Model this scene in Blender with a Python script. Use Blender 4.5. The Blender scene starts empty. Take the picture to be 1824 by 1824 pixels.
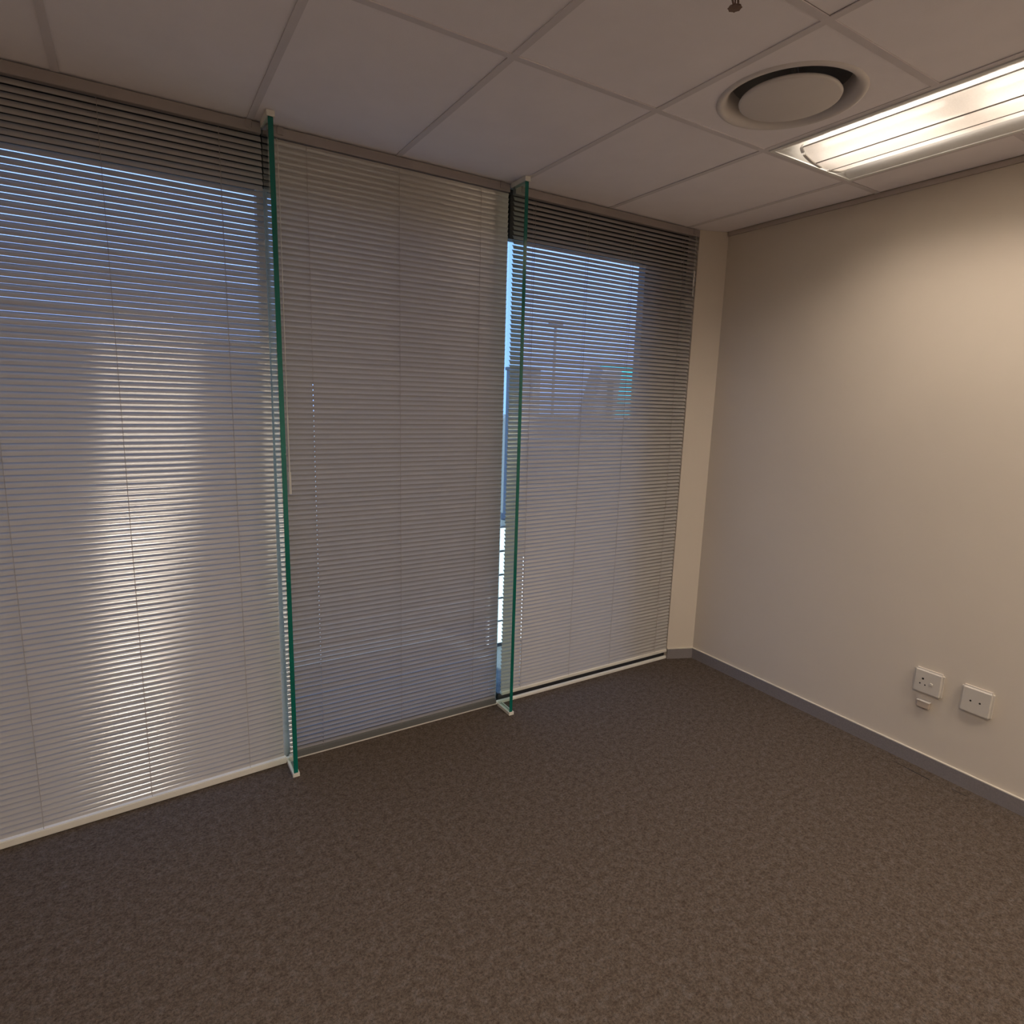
import bpy, bmesh, math, random
from mathutils import Vector, Matrix

random.seed(7)
scene = bpy.context.scene
col = scene.collection
R = math.radians

# ------------------------------------------------------------------ camera
H = 2.716            # ceiling height
XR = 3.3066          # right wall
cam_data = bpy.data.cameras.new('camera')
cam_data.sensor_fit = 'HORIZONTAL'
cam_data.sensor_width = 36.0
cam_data.lens = 1084.74 / 1824 * 36.0
cam_data.clip_start = 0.05
cam_data.clip_end = 300
cam = bpy.data.objects.new('camera', cam_data)
col.objects.link(cam)
yaw, pitch, roll = 0.557662, -0.182576, 0.029337
fw = Vector((math.sin(yaw) * math.cos(pitch), math.cos(yaw) * math.cos(pitch), math.sin(pitch)))
rt = Vector((math.cos(yaw), -math.sin(yaw), 0))
up = rt.cross(fw)
r2 = rt * math.cos(roll) + up * math.sin(roll)
u2 = up * math.cos(roll) - rt * math.sin(roll)
m = Matrix((r2, u2, -fw)).transposed().to_4x4()
m.translation = Vector((0.1696, -2.7271, 1.6932))
cam.matrix_world = m
scene.camera = cam

# ------------------------------------------------------------------ sky, sun, exposure
vs = scene.view_settings
scene.display_settings.display_device = 'sRGB'
vs.view_transform = 'Standard'
vs.look = 'None'
vs.gamma = 1.0
vs.use_curve_mapping = False
vs.exposure = 0.0

world = bpy.data.worlds.new('sky')
scene.world = world
world.use_nodes = True
wn = world.node_tree.nodes
bg = wn['Background']
bg.inputs['Color'].default_value = (0.33, 0.49, 0.94, 1)
bg.inputs['Strength'].default_value = 2.0

sun_d = bpy.data.lights.new('sun', 'SUN')
sun_d.energy = 10.0
sun_d.angle = R(1.0)
sun_d.color = (1.0, 0.97, 0.93)
sun = bpy.data.objects.new('sun', sun_d)
col.objects.link(sun)
# comes over the building from behind it and falls on the yard outside
sun.rotation_euler = Vector((-0.12, 0.57, -0.81)).to_track_quat('-Z', 'Y').to_euler()

LAMP_W = (8.8, 36.0)   # beam power of one ceiling light: row by the window, unseen row added as fill
LAMP_COL = (1.0, 0.88, 0.75)
SPREAD = (136, 170)
TUBE_E = 18.0

scene.cycles.use_denoising = True
scene.cycles.max_bounces = 12
scene.cycles.diffuse_bounces = 6
scene.cycles.glossy_bounces = 6
scene.cycles.transparent_max_bounces = 24
scene.cycles.sample_clamp_indirect = 6.0

# ------------------------------------------------------------------ materials
def mat(name):
    mm = bpy.data.materials.new(name)
    mm.use_nodes = True
    nt = mm.node_tree
    return mm, nt, nt.nodes['Principled BSDF']

def lk(nt, a, b):
    nt.links.new(a, b)

def noise(nt, scale, detail=4, rough=0.6, coord='Object', stretch=None):
    tc = nt.nodes.new('ShaderNodeTexCoord')
    n = nt.nodes.new('ShaderNodeTexNoise')
    n.inputs['Scale'].default_value = scale
    n.inputs['Detail'].default_value = detail
    n.inputs['Roughness'].default_value = rough
    if stretch:
        mp = nt.nodes.new('ShaderNodeMapping')
        mp.inputs['Scale'].default_value = stretch
        lk(nt, tc.outputs[coord], mp.inputs['Vector'])
        lk(nt, mp.outputs['Vector'], n.inputs['Vector'])
    else:
        lk(nt, tc.outputs[coord], n.inputs['Vector'])
    return n

def ramp(nt, src, stops):
    r = nt.nodes.new('ShaderNodeValToRGB')
    els = r.color_ramp.elements
    while len(els) < len(stops):
        els.new(0.5)
    for e, (p, c) in zip(els, stops):
        e.position = p
        e.color = (*c, 1)
    lk(nt, src, r.inputs['Fac'])
    return r

def bump(nt, bsdf, src, strength, dist):
    b = nt.nodes.new('ShaderNodeBump')
    b.inputs['Strength'].default_value = strength
    b.inputs['Distance'].default_value = dist
    lk(nt, src, b.inputs['Height'])
    lk(nt, b.outputs['Normal'], bsdf.inputs['Normal'])

def plain(name, c, rough=0.5, metal=0.0, var=0.04, scale=9.0, bmp=0.0, bscale=120.0, spec=0.5):
    mm, nt, b = mat(name)
    n = noise(nt, scale)
    lo = tuple(max(0, x * (1 - var)) for x in c)
    hi = tuple(min(1, x * (1 + var)) for x in c)
    rr = ramp(nt, n.outputs['Fac'], [(0.3, lo), (0.7, hi)])
    lk(nt, rr.outputs['Color'], b.inputs['Base Color'])
    b.inputs['Roughness'].default_value = rough
    b.inputs['Metallic'].default_value = metal
    b.inputs['Specular IOR Level'].default_value = spec
    if bmp:
        n2 = noise(nt, bscale, 3)
        bump(nt, b, n2.outputs['Fac'], bmp, 0.002)
    return mm

M = {}
M['wall'] = plain('wall_paint', (0.605, 0.53, 0.44), 0.75, var=0.02, scale=2.0, bmp=0.12, bscale=240, spec=0.3)
M['wall_white'] = plain('white_wall_paint', (0.84, 0.81, 0.78), 0.75, var=0.02, scale=2.0, spec=0.3)  # unseen left and back walls, kept white to bounce light onto the ceiling
M['tile'] = plain('ceiling_tile_paint', (0.90, 0.85, 0.865), 0.9, var=0.02, scale=6, bmp=0.25, bscale=300, spec=0.2)
M['tbar'] = plain('ceiling_bar_paint', (0.71, 0.66, 0.67), 0.7, var=0.03, spec=0.2)
M['slab'] = plain('concrete_slab', (0.3, 0.29, 0.28), 0.9, var=0.1)
M['base'] = plain('skirting_carpet', (0.215, 0.19, 0.185), 0.9, var=0.10, scale=160, bmp=0.4, bscale=500, spec=0.1)
M['base_cap'] = plain('skirting_cap', (0.62, 0.57, 0.48), 0.5)
M['angle'] = plain('wall_angle', (0.44, 0.37, 0.32), 0.6)
M['sill'] = plain('white_sill', (0.76, 0.73, 0.66), 0.45)
M['slat'] = plain('blind_slat_paint', (0.385, 0.36, 0.335), 0.13, var=0.02, scale=3, spec=0.9)
nt = M['slat'].node_tree
b = nt.nodes['Principled BSDF']
b.inputs['IOR'].default_value = 1.56
tl = nt.nodes.new('ShaderNodeBsdfTranslucent')          # thin slats let a little daylight through
tl.inputs['Color'].default_value = (0.80, 0.84, 0.92, 1)
mxs = nt.nodes.new('ShaderNodeMixShader')
mxs.inputs['Fac'].default_value = 0.030
lk(nt, b.outputs[0], mxs.inputs[1]); lk(nt, tl.outputs[0], mxs.inputs[2])
lk(nt, mxs.outputs[0], nt.nodes['Material Output'].inputs['Surface'])
M['headrail'] = plain('blind_headrail_paint', (0.32, 0.275, 0.26), 0.45)
M['rail'] = plain('blind_rail_paint', (0.72, 0.68, 0.60), 0.4)
M['railgrey'] = plain('blind_rail_grey', (0.13, 0.13, 0.125), 0.4)
M['cord'] = plain('blind_cord', (0.30, 0.265, 0.235), 0.8)
M['wand'] = plain('wand_plastic', (0.60, 0.56, 0.50), 0.25)
M['dark'] = plain('dark_frame', (0.022, 0.022, 0.026), 0.45)
M['mullion'] = plain('pale_aluminium', (0.55, 0.58, 0.62), 0.4)
M['channel'] = plain('white_channel', (0.72, 0.69, 0.61), 0.4)
M['edge'] = plain('green_glass_edge', (0.004, 0.125, 0.095), 0.12, var=0.15, scale=1.5)
M['white'] = plain('white_enamel', (0.80, 0.79, 0.76), 0.4, var=0.01)
M['vent'] = plain('vent_enamel', (0.70, 0.65, 0.62), 0.5, var=0.015)
M['duct'] = plain('duct_dark', (0.30, 0.30, 0.31), 0.7)
M['brass'] = plain('sprinkler_metal', (0.20, 0.13, 0.10), 0.4, metal=0.6)
M['plastic'] = plain('socket_plastic', (0.57, 0.52, 0.455), 0.35, var=0.01)
M['hole'] = plain('socket_hole', (0.01, 0.008, 0.006), 0.8)
M['outbox'] = plain('outlet_box_plastic', (0.46, 0.37, 0.29), 0.5)
M['boards'] = plain('white_boards', (0.86, 0.86, 0.85), 0.7, var=0.03)
M['post'] = plain('grey_post', (0.16, 0.17, 0.2), 0.6)
M['bldg'] = plain('grey_render', (0.22, 0.23, 0.27), 0.8)
M['turq'] = plain('turquoise_panel', (0.03, 0.72, 0.92), 0.4)
M['line'] = plain('seam_grey', (0.30, 0.28, 0.26), 0.5)

# carpet: needle-punch, mottled brown and grey fibres
mm, nt, b = mat('carpet_needlepunch')
n1 = noise(nt, 38, 6, 0.75)
n2 = noise(nt, 120, 5, 0.8)
n3 = noise(nt, 520, 2, 0.6)
c1 = ramp(nt, n1.outputs['Fac'], [(0.34, (0.068, 0.050, 0.038)), (0.50, (0.098, 0.077, 0.062)), (0.66, (0.120, 0.105, 0.095))])
c2 = ramp(nt, n2.outputs['Fac'], [(0.32, (0.42, 0.40, 0.38)), (0.5, (1.0, 0.98, 0.95)), (0.68, (1.52, 1.48, 1.44))])
mx = nt.nodes.new('ShaderNodeMix'); mx.data_type = 'RGBA'; mx.blend_type = 'MULTIPLY'; mx.inputs['Factor'].default_value = 1.0
lk(nt, c1.outputs['Color'], mx.inputs['A']); lk(nt, c2.outputs['Color'], mx.inputs['B'])
c3 = ramp(nt, n3.outputs['Fac'], [(0.3, (0.72, 0.71, 0.70)), (0.7, (1.22, 1.2, 1.18))])
mx2 = nt.nodes.new('ShaderNodeMix'); mx2.data_type = 'RGBA'; mx2.blend_type = 'MULTIPLY'; mx2.inputs['Factor'].default_value = 1.0
lk(nt, mx.outputs['Result'], mx2.inputs['A']); lk(nt, c3.outputs['Color'], mx2.inputs['B'])
lk(nt, mx2.outputs['Result'], b.inputs['Base Color'])
b.inputs['Roughness'].default_value = 0.95
b.inputs['Specular IOR Level'].default_value = 0.1
bump(nt, b, n2.outputs['Fac'], 0.6, 0.004)
M['carpet'] = mm

M['ground'] = plain('yard_ground', (0.10, 0.105, 0.11), 0.9, var=0.12, scale=2)

def glass(name, tint, extra=1.0):
    mm = bpy.data.materials.new(name)
    mm.use_nodes = True
    nt = mm.node_tree
    nt.nodes.clear()
    out = nt.nodes.new('ShaderNodeOutputMaterial')
    mix = nt.nodes.new('ShaderNodeMixShader')
    tr = nt.nodes.new('ShaderNodeBsdfTransparent')
    gl = nt.nodes.new('ShaderNodeBsdfGlossy')
    fr = nt.nodes.new('ShaderNodeFresnel')
    fr.inputs['IOR'].default_value = 1.5
    geo = nt.nodes.new('ShaderNodeNewGeometry')
    # only the outer face of the slab mirrors, so one pane gives one Fresnel layer per face met from outside
    mul = nt.nodes.new('ShaderNodeMath'); mul.operation = 'MULTIPLY'
    inv = nt.nodes.new('ShaderNodeMath'); inv.operation = 'SUBTRACT'
    inv.inputs[0].default_value = 1.0
    lk(nt, geo.outputs['Backfacing'], inv.inputs[1])
    lk(nt, fr.outputs['Fac'], mul.inputs[0])
    lk(nt, inv.outputs[0], mul.inputs[1])
    sc = nt.nodes.new('ShaderNodeMath'); sc.operation = 'MULTIPLY'; sc.use_clamp = True
    sc.inputs[1].default_value = extra
    lk(nt, mul.outputs[0], sc.inputs[0])
    n = noise(nt, 0.7, 2)
    rr = ramp(nt, n.outputs['Fac'], [(0.3, tint), (0.7, tuple(min(1, t * 1.02) for t in tint))])
    lk(nt, rr.outputs['Color'], tr.inputs['Color'])
    gl.inputs['Roughness'].default_value = 0.02
    gl.inputs['Color'].default_value = (0.95, 0.97, 0.96, 1)
    lk(nt, sc.outputs[0], mix.inputs['Fac'])
    lk(nt, tr.outputs[0], mix.inputs[1])
    lk(nt, gl.outputs[0], mix.inputs[2])
    lk(nt, mix.outputs[0], out.inputs['Surface'])
    return mm
M['fin'] = glass('green_fin_glass', (0.86, 0.95, 0.93), 1.5)
M['pane'] = glass('window_glass', (0.90, 0.95, 0.97), 1.3)

def emitter(name, c, e):
    mm, nt, b = mat(name)
    n = noise(nt, 4, 2)
    rr = ramp(nt, n.outputs['Fac'], [(0.3, tuple(x * 0.98 for x in c)), (0.7, c)])
    lk(nt, rr.outputs['Color'], b.inputs['Emission Color'])
    b.inputs['Emission Strength'].default_value = e
    b.inputs['Base Color'].default_value = (*c, 1)
    return mm
M['tube'] = emitter('fluorescent_tube', (1.0, 0.90, 0.80), TUBE_E)

# opal basket under the lamps: lets light through, diffusing most of it
mm = bpy.data.materials.new('opal_basket'); mm.use_nodes = True
nt = mm.node_tree; nt.nodes.clear()
out = nt.nodes.new('ShaderNodeOutputMaterial')
ma = nt.nodes.new('ShaderNodeMixShader'); ma.inputs['Fac'].default_value = 0.24
mb = nt.nodes.new('ShaderNodeMixShader'); mb.inputs['Fac'].default_value = 0.015
df = nt.nodes.new('ShaderNodeBsdfDiffuse'); tl = nt.nodes.new('ShaderNodeBsdfTranslucent'); tr = nt.nodes.new('ShaderNodeBsdfTransparent')
n = noise(nt, 200, 1)
rr = ramp(nt, n.outputs['Fac'], [(0.3, (0.90, 0.86, 0.82)), (0.7, (0.94, 0.90, 0.86))])
lk(nt, rr.outputs['Color'], df.inputs['Color']); lk(nt, rr.outputs['Color'], tl.inputs['Color'])
lk(nt, df.outputs[0], ma.inputs[1]); lk(nt, tl.outputs[0], ma.inputs[2])
lk(nt, ma.outputs[0], mb.inputs[1]); lk(nt, tr.outputs[0], mb.inputs[2])
lk(nt, mb.outputs[0], out.inputs['Surface'])
M['basket'] = mm

# ------------------------------------------------------------------ helpers
def obj(name, bm, material, parent=None, smooth=False):
    me = bpy.data.meshes.new(name)
    bmesh.ops.recalc_face_normals(bm, faces=bm.faces)
    bm.to_mesh(me)
    bm.free()
    if smooth:
        for p in me.polygons:
            p.use_smooth = True
    me.materials.append(material)
    o = bpy.data.objects.new(name, me)
    col.objects.link(o)
    if parent:
        o.parent = parent
    return o

def root(name, label, cat, loc=(0, 0, 0), group=None):
    o = bpy.data.objects.new(name, None)
    o.empty_display_size = 0.1
    col.objects.link(o)
    o.location = loc
    o['label'] = label
    o['category'] = cat
    if group:
        o['group'] = group
    return o

def tag(o, label, cat, group=None):
    o['label'] = label
    o['category'] = cat
    if group:
        o['group'] = group
    return o

def struct(o):
    o['kind'] = 'structure'
    return o

def box(bm, x0, x1, y0, y1, z0, z1):
    vs_ = [bm.verts.new((x, y, z)) for x in (x0, x1) for y in (y0, y1) for z in (z0, z1)]
    for f in ((0, 1, 3, 2), (4, 6, 7, 5), (0, 4, 5, 1), (2, 3, 7, 6), (0, 2, 6, 4), (1, 5, 7, 3)):
        bm.faces.new([vs_[i] for i in f])
    return vs_

def bxm(*a, bev=0.0, seg=1):
    bm = bmesh.new()
    box(bm, *a)
    if bev:
        bmesh.ops.bevel(bm, geom=bm.edges[:], offset=bev, segments=seg, affect='EDGES', profile=0.6)
    return bm

def prism(bm, pts, z0, z1):
    lo = [bm.verts.new((x, y, z0)) for x, y in pts]
    hi = [bm.verts.new((x, y, z1)) for x, y in pts]
    bm.faces.new(lo); bm.faces.new(hi)
    for i in range(len(pts)):
        j = (i + 1) % len(pts)
        bm.faces.new((lo[i], lo[j], hi[j], hi[i]))

def extr_y(bm, prof, y0, y1, closed=False):
    """profile of (x, z) points swept from y0 to y1"""
    a = [bm.verts.new((x, y0, z)) for x, z in prof]
    c = [bm.verts.new((x, y1, z)) for x, z in prof]
    n_ = len(prof)
    for i in range(n_ if closed else n_ - 1):
        j = (i + 1) % n_
        bm.faces.new((a[i], a[j], c[j], c[i]))
    if closed:
        bm.faces.new(a); bm.faces.new(c)

def lathe(bm, prof, seg=48, cx=0, cy=0):
    rings = []
    for r_, z in prof:
        if r_ < 1e-6:
            rings.append([bm.verts.new((cx, cy, z))])
        else:
            rings.append([bm.verts.new((cx + r_ * math.cos(2 * math.pi * k / seg), cy + r_ * math.sin(2 * math.pi * k / seg), z)) for k in range(seg)])
    for A, B in zip(rings, rings[1:]):
        for k in range(seg):
            j = (k + 1) % seg
            if len(A) == 1 and len(B) == 1:
                continue
            if len(A) == 1:
                bm.faces.new((A[0], B[k], B[j]))
            elif len(B) == 1:
                bm.faces.new((A[k], A[j], B[0]))
            else:
                bm.faces.new((A[k], A[j], B[j], B[k]))

def tube(bm, p0, p1, r_, seg=8):
    p0, p1 = Vector(p0), Vector(p1)
    d = (p1 - p0).normalized()
    a = d.orthogonal().normalized(); c = d.cross(a)
    A, B = [], []
    for k in range(seg):
        t = 2 * math.pi * k / seg
        o_ = a * math.cos(t) * r_ + c * math.sin(t) * r_
        A.append(bm.verts.new(p0 + o_)); B.append(bm.verts.new(p1 + o_))
    for k in range(seg):
        j = (k + 1) % seg
        bm.faces.new((A[k], A[j], B[j], B[k]))
    bm.faces.new(A); bm.faces.new(B)

# ------------------------------------------------------------------ room shell
XL, YB = -2.3, -5.3
F1, F2 = 0.685, 1.818          # glass fins
XC = 3.135                     # where the splayed strip of wall meets the window wall
CY = -0.0705                   # corner of strip and right wall

bm = bmesh.new()
prism(bm, [(XL, YB), (XR + 0.2, YB), (XR + 0.2, 0.14), (XL, 0.14)], -0.12, 0.0)
floor = struct(obj('floor', bm, M['carpet']))
bm = bmesh.new()
for (xa, ya, xb, yb, wd) in ((3.236, -1.411, 3.226, -1.585, 0.006), (3.237, -1.672, 3.240, -1.729, 0.004)):
    prism(bm, [(xa, ya), (xb - wd / 2, yb), (xb + wd / 2, yb)], -0.001, 0.0012)
gp = obj('carpet_gap', bm, M['hole'], floor)
gp['label'] = 'dark slits where the carpet meets the right skirting'
gp['kind'] = 'stuff'

struct(obj('wall_right', bxm(XR, XR + 0.15, YB, CY, 0, H + 0.3), M['wall']))
bm = bmesh.new()
prism(bm, [(XC, 0.0), (XR, CY), (XR + 0.15, CY), (XR + 0.15, 0.14), (XC, 0.14)], 0, H + 0.3)
struct(obj('wall_corner', bm, M['wall']))
struct(obj('wall_left', bxm(XL - 0.15, XL, YB, 0.14, 0, H + 0.3), M['wall_white']))
struct(obj('wall_back', bxm(XL - 0.15, XR + 0.15, YB - 0.15, YB, 0, H + 0.3), M['wall_white']))
struct(obj('wall_window', bxm(XL, -0.455, 0.0, 0.14, 0, H + 0.3), M['wall']))

def baseboard(name, pts, h=0.0727):
    bm = bmesh.new(); prism(bm, pts, 0, h - 0.004)
    o = struct(obj(name, bm, M['base']))
    bm = bmesh.new(); prism(bm, pts, h - 0.004, h)
    obj('cap_strip', bm, M['base_cap'], o)
    return o
t_ = 0.010
baseboard('baseboard_right', [(XR - t_, YB), (XR, YB), (XR, CY), (XR - t_, CY - 0.004)])
baseboard('baseboard_corner', [(XC, 0.0), (XC - 0.004, -t_), (XR - t_, CY - 0.0065), (XR, CY)])
baseboard('baseboard_left', [(XL, YB), (XL + t_, YB), (XL + t_, 0), (XL, 0)])

# wall angle under the ceiling along the right wall and the strip
bm = bmesh.new()
prism(bm, [(XR - 0.012, YB), (XR, YB), (XR, CY), (XR - 0.012, CY - 0.004)], H - 0.022, H)
struct(obj('trim_1', bm, M['angle']))
# threshold under the windows
sill = struct(obj('trim_2', bxm(-0.455, XC, 0.0, 0.018, 0.0, 0.017, bev=0.002), M['sill']))

# ------------------------------------------------------------------ windows behind the blinds
YG = 0.085
def window(n, x0, x1, gx1=None):
    gx1 = gx1 or x1
    w = struct(obj('window_%d' % n, bxm(x0, x1, YG, YG + 0.055, 2.493, H + 0.3), M['dark']))
    obj('bottom_rail', bxm(x0 + (0.031 if n == 2 else 0.011 if n == 3 else 0), x1 - (0.031 if n == 1 else 0.013 if n == 2 else 0), 0.024, YG + 0.055, 0.0, 0.05), M['dark'], w)
    obj('glass_pane', bxm(x0 + 0.001, gx1 - 0.001, YG + 0.02, YG + 0.03, 0.05, 2.493), M['pane'], w)
    if n < 3:
        obj('mullion', bxm(x1 - (0.030 if n == 1 else 0.012), x1 + (0.030 if n == 1 else 0.010), 0.046, YG + 0.019, 0.0, 2.493, bev=0.001), M['mullion'], w)
    if gx1 < x1:
        obj('side_panel', bxm(gx1, x1, YG, YG + 0.055, 0.05, 2.493), M['post'], w)
    return w
window(1, -0.455, F1)
window(2, F1, F2)
window(3, F2, XC, 2.797)

# ------------------------------------------------------------------ ceiling
ceiling = struct(obj('ceiling', bxm(XL - 0.15, XR + 0.15, YB - 0.15, 0.14, H + 0.3, H + 0.42), M['slab']))
gx = [0.0346 + 0.6 * k for k in range(-4, 6)]            # bars running away from the window
gy = [-0.949, -1.585, -2.185, -2.785, -3.385, -3.985, -4.585, -5.185]
xs = [XL] + [x for x in gx if x > XL + 0.05] + [XR]
ys = [0.085] + gy + [YB]
BW = 0.012
def cell(i, j):
    return xs[i], xs[i + 1], ys[j + 1], ys[j]
ci = {round(x, 3): i for i, x in enumerate(xs)}
iL = ci[0.035]; iV = ci[2.435]; iVent = ci[1.835]
skip = {(iVent, 1)}
FIX = []
for i in (iL, iV):
    for j in (1, 4):  # window row, then an unseen back row added to fill the room
        skip |= {(i, j), (i, j + 1)}
        FIX.append((i, j))
for j in range(len(ys) - 1):
    for i in range(len(xs) - 1):
        if (i, j) in skip:
            continue
        x0, x1, y0, y1 = cell(i, j)
        g = 0.009
        dz = random.uniform(0.0, 0.0015)
        bm = bxm(x0 + g, x1 - g, y0 + g, y1 - g, H + 0.003 + dz, H + 0.018 + dz, bev=0.003)
        obj('ceiling_tile', bm, M['tile'], ceiling)
for x in xs[1:-1]:
    obj('ceiling_bar', bxm(x - BW, x + BW, YB, 0.085, H, H + 0.003), M['tbar'], ceiling)
for y in gy:
    for i in range(len(xs) - 1):
        jj = gy.index(y)
        if (i, jj) in skip and (i, jj + 1) in skip and jj != 0 and (i, jj) in FIX and True:
            pass
        # no bar across the middle of a light
        mid = any(i == a and jj == b_ for a, b_ in FIX)
        if mid:
            continue
        obj('ceiling_bar', bxm(xs[i] + BW, xs[i + 1] - BW, y - BW, y + BW, H, H + 0.003), M['tbar'], ceiling)

# ------------------------------------------------------------------ ceiling lights
def ceiling_light(i, j, label):
    x0, x1 = xs[i], xs[i + 1]
    y1, y0 = ys[j], ys[j + 2]
    cx = (x0 + x1) / 2; cy = (y0 + y1) / 2
    t = root('ceiling_light', label, 'ceiling light', (cx, cy, H), 'recessed fluorescent ceiling lights')
    hw = (x1 - x0) / 2 - 0.014; hl = (y1 - y0) / 2 - 0.014
    ow, ol = hw - 0.016, hl - 0.014      # opening
    # frame lip
    bm = bmesh.new()
    for a in ((-hw, -ow, -hl, hl), (ow, hw, -hl, hl), (-ow, ow, -hl, -ol), (-ow, ow, ol, hl)):
        box(bm, *a, -0.004, 0.004)
    obj('frame', bm, M['white'], t)
    # reflector: two concave wings meeting a spine, sloped ends
    D = 0.085
    bm = bmesh.new()
    ins = 0.055
    prof = [(-ow, 0.0), (-ow + 0.040, 0.010), (-ow + 0.070, 0.034), (-ow + 0.095, 0.060), (-ow + 0.135, 0.077), (-ow + 0.195, D), (0.0, D)]
    full = prof + [(-x, z) for x, z in reversed(prof[:-1])]
    extr_y(bm, full, -ol + ins * 0.0, ol)
    obj('reflector', bm, M['white'], t, smooth=True)
    for s in (-1, 1):
        bm = bmesh.new()
        a = [bm.verts.new((x, s * ol, 0.0)) for x in (-ow, ow)]
        c = [bm.verts.new((x, s * (ol - ins), D)) for x in (ow * 0.82, -ow * 0.82)]
        bm.faces.new(a + c)
        bmesh.ops.solidify(bm, geom=bm.faces[:], thickness=0.002)
        obj('end_plate', bm, M['white'], t)
    # top of the housing
    obj('housing', bxm(-hw, hw, -hl, hl, D + 0.004, D + 0.02), M['white'], t)
    # opal basket: arc hanging below the lamps
    bw = 0.168
    bl = ol - 0.055
    def arc(f0, f1, n_, r0=bw, sag=0.046, zt=0.020, off=0.0):
        pr = []
        for k in range(n_ + 1):
            f = f0 + (f1 - f0) * k / n_
            ang = f * R(84)
            pr.append((r0 * math.sin(ang) / math.sin(R(84)) , zt - sag * (math.cos(ang) - math.cos(R(84))) / (1 - math.cos(R(84))) - off))
        return pr
    bm = bmesh.new()
    extr_y(bm, arc(-1, -0.30, 10), -bl, bl)
    obj('basket_side', bm, M['basket'], t, smooth=True)
    bm = bmesh.new()
    extr_y(bm, arc(0.15, 1, 10), -bl, bl)
    obj('basket_side', bm, M['basket'], t, smooth=True)
    bm = bmesh.new()
    extr_y(bm, arc(-0.30, 0.15, 6, off=0.0015), -bl, bl)
    obj('basket_spine', bm, M['basket'], t, smooth=True)
    # dark seams between the panels of the basket
    for f in (-1.0, -0.30, 0.15, 1.0):
        px, pz = arc(f, f, 1)[0]
        bm = bmesh.new()
        tube(bm, (px, -bl, pz - 0.001), (px, bl, pz - 0.001), 0.0028, 6)
        obj('seam', bm, M['line'], t)
    # curved end clips
    for s in (-1, 1):
        for fa, fb in ((-1.02, -0.78), (-0.70, -0.10), (0.10, 1.02)):
            bm = bmesh.new()
            pin = arc(fa, fb, 8, r0=bw + 0.004, off=0.004)
            pou = arc(fa, fb, 8, r0=bw - 0.002, off=-0.008)
            extr_y(bm, pin + pou[::-1], s * (bl - 0.002), s * (bl + 0.010), closed=True)
            obj('end_clip', bm, M['white'], t)
    # compact lamps inside, one pair at each end
    for s in (-1, 1):
        for dx in (-0.075, 0.075):
            bm = bmesh.new()
            tube(bm, (dx, s * (bl - 0.03), 0.036), (dx, s * (bl - 0.47), 0.036), 0.010, 10)
            obj('lamp_tube', bm, M['tube'], t, smooth=True)
    # area light added below the basket to light the room
    ld = bpy.data.lights.new('ceiling_light_beam', 'AREA')
    ld.shape = 'RECTANGLE'
    ld.size = 2 * ow - 0.02
    ld.size_y = 2 * ol - 0.02
    ld.energy = LAMP_W[0 if j == 1 else 1]
    ld.color = LAMP_COL
    ld.spread = R(SPREAD[0 if j == 1 else 1])
    lo = bpy.data.objects.new('ceiling_light_beam', ld)
    col.objects.link(lo)
    lo.parent = t
    lo.location = (0, 0, -0.034)
    return t
LBL = {
    (iL, 1): 'white recessed ceiling light above the left blind, beyond the upper edge of view',
    (iV, 1): 'lit white recessed ceiling light with curved opal basket beside the round vent',
    (iL, 4): 'unseen recessed ceiling light added as fill in the back row, farther from the right wall',
    (iV, 4): 'unseen recessed ceiling light added as fill in the back row, nearer the right wall',
}
for i, j in FIX:
    ceiling_light(i, j, LBL[(i, j)])

# ------------------------------------------------------------------ round ceiling vent
x0, x1, y0, y1 = cell(iVent, 1)
vx, vy = (x0 + x1) / 2, (y0 + y1) / 2
v = root('ceiling_vent', 'round white ceiling air diffuser with a flat centre disc and dark slot', 'vent', (vx, vy, H))
bm = bmesh.new()
hw, hl, rr_ = (x1 - x0) / 2 - 0.010, (y1 - y0) / 2 - 0.010, 0.232
N = 64
inn, outv = [], []
ca = math.atan2(hl, hw)
angs = sorted([2 * math.pi * k / N for k in range(N)] + [ca, math.pi - ca, math.pi + ca, 2 * math.pi - ca])
for a in angs:
    c_, s_ = math.cos(a), math.sin(a)
    inn.append(bm.verts.new((rr_ * c_, rr_ * s_, 0.002)))
    q = min(hw / abs(c_) if abs(c_) > 1e-6 else 9, hl / abs(s_) if abs(s_) > 1e-6 else 9)
    outv.append(bm.verts.new((q * c_, q * s_, 0.002)))
for k in range(len(angs)):
    j = (k + 1) % len(angs)
    bm.faces.new((inn[k], inn[j], outv[j], outv[k]))
obj('panel', bm, M['tile'], v)
bm = bmesh.new()
lathe(bm, [(0.236, 0.002), (0.232, -0.003), (0.224, -0.005), (0.214, -0.002), (0.204, 0.008), (0.196, 0.022), (0.190, 0.042), (0.188, 0.062)], N)
obj('flared_ring', bm, M['vent'], v, smooth=True)
bm = bmesh.new()
lathe(bm, [(0.188, 0.062), (0.187, 0.19), (0.0, 0.19)], N)
obj('duct', bm, M['duct'], v, smooth=True)
bm = bmesh.new()
lathe(bm, [(0.0, 0.010), (0.150, 0.010), (0.158, 0.006), (0.162, 0.0), (0.160, -0.005), (0.154, -0.007), (0.0, -0.008)], N)
obj('centre_disc', bm, M['vent'], v, smooth=True)
bm = bmesh.new()
tube(bm, (0, 0, 0.01), (0, 0, 0.19), 0.006, 10)
for k in range(3):
    a = 2 * math.pi * k / 3 + 0.5
    tube(bm, (0, 0, 0.15), (0.186 * math.cos(a), 0.186 * math.sin(a), 0.15), 0.004, 6)
obj('spider_bracket', bm, M['duct'], v)

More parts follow.
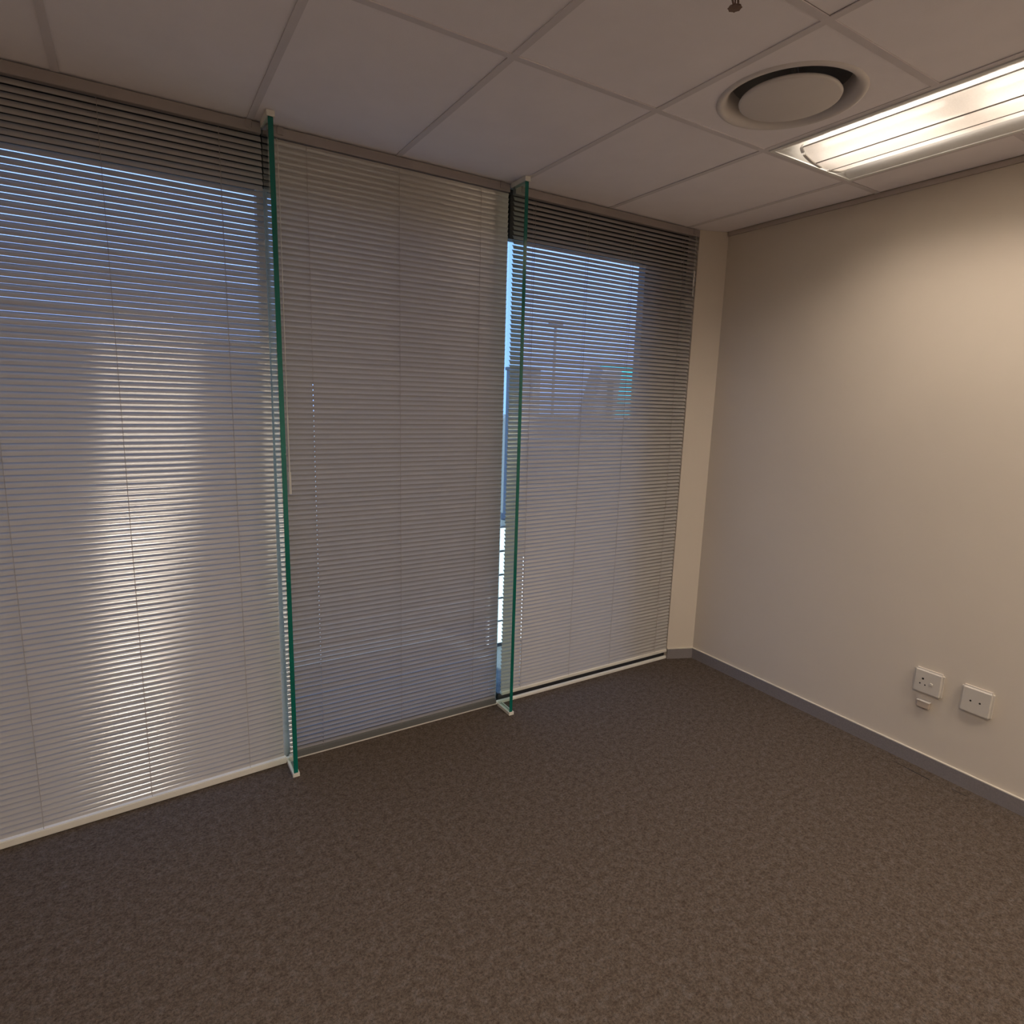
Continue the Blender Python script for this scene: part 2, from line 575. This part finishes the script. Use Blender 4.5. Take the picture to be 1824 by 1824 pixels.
# ------------------------------------------------------------------ sprinkler
s = root('sprinkler', 'small brown pendent fire sprinkler hanging from the ceiling tile', 'sprinkler', (1.526, -1.535, H))
bm = bmesh.new(); lathe(bm, [(0.0, -0.004), (0.020, -0.004), (0.026, 0.0), (0.026, 0.003)], 24)
obj('escutcheon', bm, M['vent'], s, smooth=True)
bm = bmesh.new(); lathe(bm, [(0.0, -0.003), (0.010, -0.003), (0.010, -0.016), (0.007, -0.018), (0.0, -0.018)], 16)
obj('body', bm, M['brass'], s)
for sg in (-1, 1):
    bm = bmesh.new()
    tube(bm, (sg * 0.008, 0, -0.016), (sg * 0.011, 0, -0.030), 0.0026)
    tube(bm, (sg * 0.011, 0, -0.030), (sg * 0.003, 0, -0.042), 0.0026)
    obj('frame_arm', bm, M['brass'], s)
bm = bmesh.new(); tube(bm, (0, 0, -0.018), (0, 0, -0.040), 0.0018)
obj('glass_bulb', bm, M['brass'], s)
bm = bmesh.new()
lathe(bm, [(0.0, -0.041), (0.004, -0.041), (0.016, -0.043), (0.016, -0.045), (0.0, -0.047)], 16)
for k in range(8):
    a = math.pi * k / 4
    box(bm, 0.014 * math.cos(a) - 0.0025, 0.014 * math.cos(a) + 0.0025, 0.014 * math.sin(a) - 0.0025, 0.014 * math.sin(a) + 0.0025, -0.0455, -0.043)
obj('deflector', bm, M['brass'], s)

# ------------------------------------------------------------------ glass fins
def glass_fin(x, label):
    t = root('glass_fin', label, 'glass fin', (x, 0, 0), 'glass fins between the blinds')
    hw = 0.0095
    bm = bmesh.new()
    box(bm, -hw, hw, -0.1305, 0.045, 0.008, H - 0.010)
    obj('glass_sheet', bm, M['fin'], t)
    bm = bxm(-hw, hw, -0.1335, -0.1306, 0.010, H - 0.012, bev=0.001)
    e = obj('polished_edge', bm, M['edge'], t)
    e['label'] = 'dark green polished front edge of the glass'
    def chan(z0, z1, zc):
        bm = bmesh.new()
        box(bm, -0.0145, -hw - 0.0004, -0.136, -0.012, z0, z1)
        box(bm, hw + 0.0004, 0.0145, -0.136, -0.012, z0, z1)
        box(bm, -0.0145, 0.0145, -0.140, -0.136, z0, z1)
        box(bm, -hw - 0.0004, hw + 0.0004, -0.136, -0.012, *zc)
        return bm
    obj('base_channel', chan(0.0, 0.017, (0.0, 0.007)), M['channel'], t)
    obj('head_channel', chan(H - 0.021, H, (H - 0.009, H)), M['channel'], t)
    return t
glass_fin(F1, 'tall green edged glass fin between the left and middle blinds')
glass_fin(F2, 'tall green edged glass fin between the middle and right blinds')

# ------------------------------------------------------------------ venetian blinds
PITCH = 0.0222
YBL = 0.008
def slat_mesh(w, holes):
    ys_ = [-0.0135, -0.0092, -0.0032, 0.0032, 0.0092, 0.0135]
    zs_ = [0.0024 * (1 - (y / 0.0135) ** 2) - 0.0012 for y in ys_]
    xs_ = [-w / 2, w / 2]
    for h_ in holes:
        xs_ += [h_ - 0.0022, h_ + 0.0022]
    xs_.sort()
    bm = bmesh.new()
    g = [[bm.verts.new((x, y, z)) for y, z in zip(ys_, zs_)] for x in xs_]
    for a in range(len(xs_) - 1):
        mid = (xs_[a] + xs_[a + 1]) / 2
        inh = any(abs(mid - h_) < 0.001 for h_ in holes)
        for c in range(5):
            if inh and c == 2:
                continue
            bm.faces.new((g[a][c], g[a][c + 1], g[a + 1][c + 1], g[a + 1][c]))
    me = bpy.data.meshes.new('slat')
    bm.to_mesh(me); bm.free()
    for p in me.polygons:
        p.use_smooth = True
    me.materials.append(M['slat'])
    return me

def venetian_blind(label, x0, x1, z_bot, rail_h, rail_m, theta, cords, holes=(), skew=0.0, drift=0.0, hole_top=0.0, rail_y=0.0, jit=1.2, tbend=0.0):
    cx = (x0 + x1) / 2; w = x1 - x0
    t = root('venetian_blind', label, 'blind', (cx, YBL, 0), 'venetian blinds along the window wall')
    ztop = H - 0.044
    def sh(xl, z):       # lower left corner swung a little into the room
        return -skew * ((w / 2 - xl) / w) * ((H - z) / H)
    def dr(z):           # and hanging a little out of plumb
        return drift * max(0.0, (1.9 - z) / 1.9)
    bm = bxm(-w / 2, w / 2, -0.016, 0.014, H - 0.040, H - 0.002, bev=0.002)
    obj('headrail', bm, M['headrail'], t)
    for xe in (-w / 2 + 0.045, w / 2 - 0.045):
        obj('bracket', bxm(xe - 0.012, xe + 0.012, -0.019, 0.014, H - 0.030, H - 0.001, bev=0.001), M['dark'] if xe < 0 and 'middle' in label else M['headrail'], t)
    me0 = slat_mesh(w, [])
    me = slat_mesh(w, [h_ - cx for h_ in holes]) if holes else me0
    zlo = z_bot + rail_h + 0.010
    n_ = round((ztop - 0.012 - zlo) / PITCH)
    step = (ztop - 0.012 - zlo) / n_
    for k in range(n_ + 1):
        z = ztop - 0.012 - k * step
        o = bpy.data.objects.new('slat', me if z < hole_top else me0)
        col.objects.link(o)
        o.parent = t
        o.location = (dr(z) + random.uniform(-0.0006, 0.0006), sh(0, z) + random.uniform(-0.0005, 0.0005), z + random.uniform(-0.0005, 0.0005))
        o.rotation_euler = (R(theta + tbend * (z / H) + random.uniform(-jit, jit)), R(random.uniform(-0.02, 0.02)), math.atan2(sh(w / 2, z) - sh(-w / 2, z), w))
    yr = rail_y
    bm = bmesh.new()
    box(bm, -w / 2, w / 2, -0.012, 0.012, z_bot, z_bot + rail_h)
    bmesh.ops.bevel(bm, geom=bm.edges[:], offset=0.003, segments=2, affect='EDGES')
    ra = obj('bottom_rail', bm, rail_m, t)
    ra.location = (dr(z_bot) * 0.3, sh(0, z_bot) + yr, 0)
    ra.rotation_euler = (0, 0, math.atan2(sh(w / 2, z_bot) - sh(-w / 2, z_bot), w))
    for c in cords:
        xl = c - cx
        bm = bmesh.new()
        for yo in (-0.0085, 0.0085):
            tube(bm, (xl, yo, ztop), (xl + dr(z_bot), sh(xl, z_bot) + yo * (1.5 if yo < 0 else 1) + yr * 0.5, z_bot + rail_h), 0.0009, 5)
        obj('ladder_cord', bm, M['cord'], t)
    return t, cx

venetian_blind('off white venetian blind left of both glass fins with a warm bright streak', -0.445, 0.6735, 0.003, 0.030, M['rail'], 56.0,
               (-0.215, 0.143, 0.524), skew=0.06, drift=-0.012, rail_y=-0.013, tbend=2.5, jit=0.8)
bC, cC = venetian_blind('warm beige venetian blind hanging between the two glass fins', 0.6985, 1.803, 0.009, 0.030, M['railgrey'], -69.0,
                        (0.845, 1.240, 1.648), holes=(0.845,), hole_top=1.75, drift=-0.002, rail_y=0.0, tbend=-4.0)
bR, cR = venetian_blind('bluish venetian blind beside the corner with a gap above the sill', 1.834, XC - 0.006, 0.050, 0.020, M['rail'], 51.5,
                        (1.958, 2.302, 2.620, 3.015), holes=(1.958,), hole_top=0.85, rail_y=-0.002)
# tilt wand on the middle blind
bm = bmesh.new()
wx = 0.728 - cC
tube(bm, (wx + 0.002, -0.030, H - 0.06), (wx, -0.032, 1.60), 0.0015, 6)
tube(bm, (wx, -0.032, 1.60), (wx, -0.032, 1.36), 0.0028, 6)
tube(bm, (wx, -0.032, 1.36), (wx, -0.032, 1.265), 0.0060, 8)
tube(bm, (wx + 0.002, -0.012, H - 0.045), (wx + 0.002, -0.031, H - 0.062), 0.0028, 6)
obj('tilt_wand', bm, M['wand'], bC)
# cord lock pieces on the right blind
bm = bmesh.new()
xl = 3.095 - cR
tube(bm, (xl - 0.004, -0.022, H - 0.03), (xl, -0.024, 2.48), 0.0012, 5)
tube(bm, (xl, -0.024, 2.48), (xl, -0.024, 2.39), 0.0045, 8)
tube(bm, (xl, -0.024, 2.378), (xl, -0.024, 2.335), 0.0035, 8)
tube(bm, (xl, -0.024, 2.39), (xl, -0.024, 2.378), 0.0012, 5)
obj('cord_tassel', bm, M['wand'], bR)

# ------------------------------------------------------------------ sockets on the right wall
def plate(t, y0, y1, z0, z1, d):
    bm = bmesh.new()
    box(bm, -d, 0.0, y0, y1, z0, z1)
    bmesh.ops.bevel(bm, geom=[e for e in bm.edges if any(abs(v_.co.x + d) < 1e-5 for v_ in e.verts)], offset=0.009, segments=3, affect='EDGES')
    obj('faceplate', bm, M['plastic'], t)
def hole(t, y, z, d, r_=0.0042, name='pin_hole'):
    bm = bmesh.new()
    tube(bm, (-d - 0.0004, y, z), (-d + 0.003, y, z), r_, 12)
    obj(name, bm, M['hole'], t)
s1 = root('wall_socket', 'white wall socket with three pin holes and a switch on the right wall', 'socket', (XR, -1.488, 0.429))
D1 = 0.018
plate(s1, -0.063, 0.063, -0.061, 0.061, D1)
hole(s1, 0.020, 0.014, D1, 0.005); hole(s1, 0.030, -0.012, D1, 0.0035); hole(s1, 0.008, -0.014, D1, 0.0035)
obj('switch', bxm(-D1 - 0.004, -D1 + 0.002, -0.024, -0.010, -0.008, 0.004, bev=0.0015), M['plastic'], s1)
s2 = root('wall_plate', 'white blank wall plate with two screw holes, nearer than the switched socket', 'wall plate', (XR, -1.687, 0.423))
plate(s2, -0.062, 0.063, -0.064, 0.064, D1)
hole(s2, 0.020, -0.001, D1, 0.0042, 'screw_hole'); hole(s2, -0.016, 0.0, D1, 0.0042, 'screw_hole')
s3 = root('outlet_box', 'small beige cable box on the wall under the switched socket', 'cable box', (XR, -1.484, 0.318))
obj('body', bxm(-0.020, 0.0, -0.026, 0.027, -0.017, 0.013, bev=0.003, seg=2), M['outbox'], s3)
obj('lid', bxm(-0.022, 0.0, -0.028, 0.029, 0.013, 0.017, bev=0.001), M['plastic'], s3)

# ------------------------------------------------------------------ outside
bm = bmesh.new()
prism(bm, [(-40, 0.16), (60, 0.16), (60, 90), (-40, 90)], -1.1, -0.9)
struct(obj('ground', bm, M['ground']))
bw_ = root('boundary_wall', 'white boarded low wall outside the windows, seen through the blind gaps', 'wall', (6.0, 2.5, -0.9))
for k in range(5):
    z0 = 0.06 + k * 0.252
    obj('board', bxm(-2.84, 5.0, -0.02, 0.02, z0, z0 + 0.224, bev=0.003), M['boards'], bw_)
obj('backing', bxm(-2.84, 5.0, 0.021, 0.05, 0.0, 1.31), M['dark'], bw_)
lp = root('lamp_post', 'grey outdoor lamp post seen through the right blind', 'lamp post', (7.37, 7.4, -0.9))
bm = bmesh.new(); tube(bm, (0, 0, 0), (0, 0, 4.05), 0.03, 10); obj('pole', bm, M['post'], lp)
obj('lamp_head', bxm(-0.13, 0.13, -0.08, 0.08, 4.05, 4.14, bev=0.01), M['post'], lp)
kb = root('kiosk', 'small grey outdoor kiosk seen low through the right blind', 'kiosk', (7.23, 8.3, -0.9))
obj('wall', bxm(-0.23, 0.23, -0.3, 0.3, 0, 3.20), M['bldg'], kb)
obj('roof', bxm(-0.26, 0.26, -0.33, 0.33, 3.20, 3.27, bev=0.01), M['post'], kb)
tw = root('outdoor_tower', 'sloping grey outdoor structure seen through the right blind', 'structure', (9.3, 8.2, -0.9))
bm = bmesh.new()
pf = [(-1.1, 0.0), (-0.16, 3.34), (0.38, 3.31), (0.19, 1.92), (0.1, 0.0)]
a = [bm.verts.new((x, -0.2, z)) for x, z in pf]; c = [bm.verts.new((x, 0.25, z)) for x, z in pf]
bm.faces.new(a); bm.faces.new(c)
for k in range(5):
    j = (k + 1) % 5
    bm.faces.new((a[k], a[j], c[j], c[k]))
obj('body', bm, M['bldg'], tw)
obj('slot', bxm(-0.02, 0.14, -0.22, -0.19, 2.1, 3.1), M['dark'], tw)
tp = root('turquoise_panel', 'bright turquoise outdoor panel seen through the right blind near the corner', 'panel', (10.0, 8.6, -0.9))
obj('sheet', bxm(-0.45, 0.55, -0.02, 0.02, 2.28, 3.42), M['turq'], tp)
obj('crossbar', bxm(-0.45, 0.55, -0.05, 0.06, 2.45, 2.53), M['post'], tp)
for x in (-0.35, 0.45):
    obj('leg', bxm(x - 0.03, x + 0.03, -0.02, 0.06, 0, 2.3), M['post'], tp)
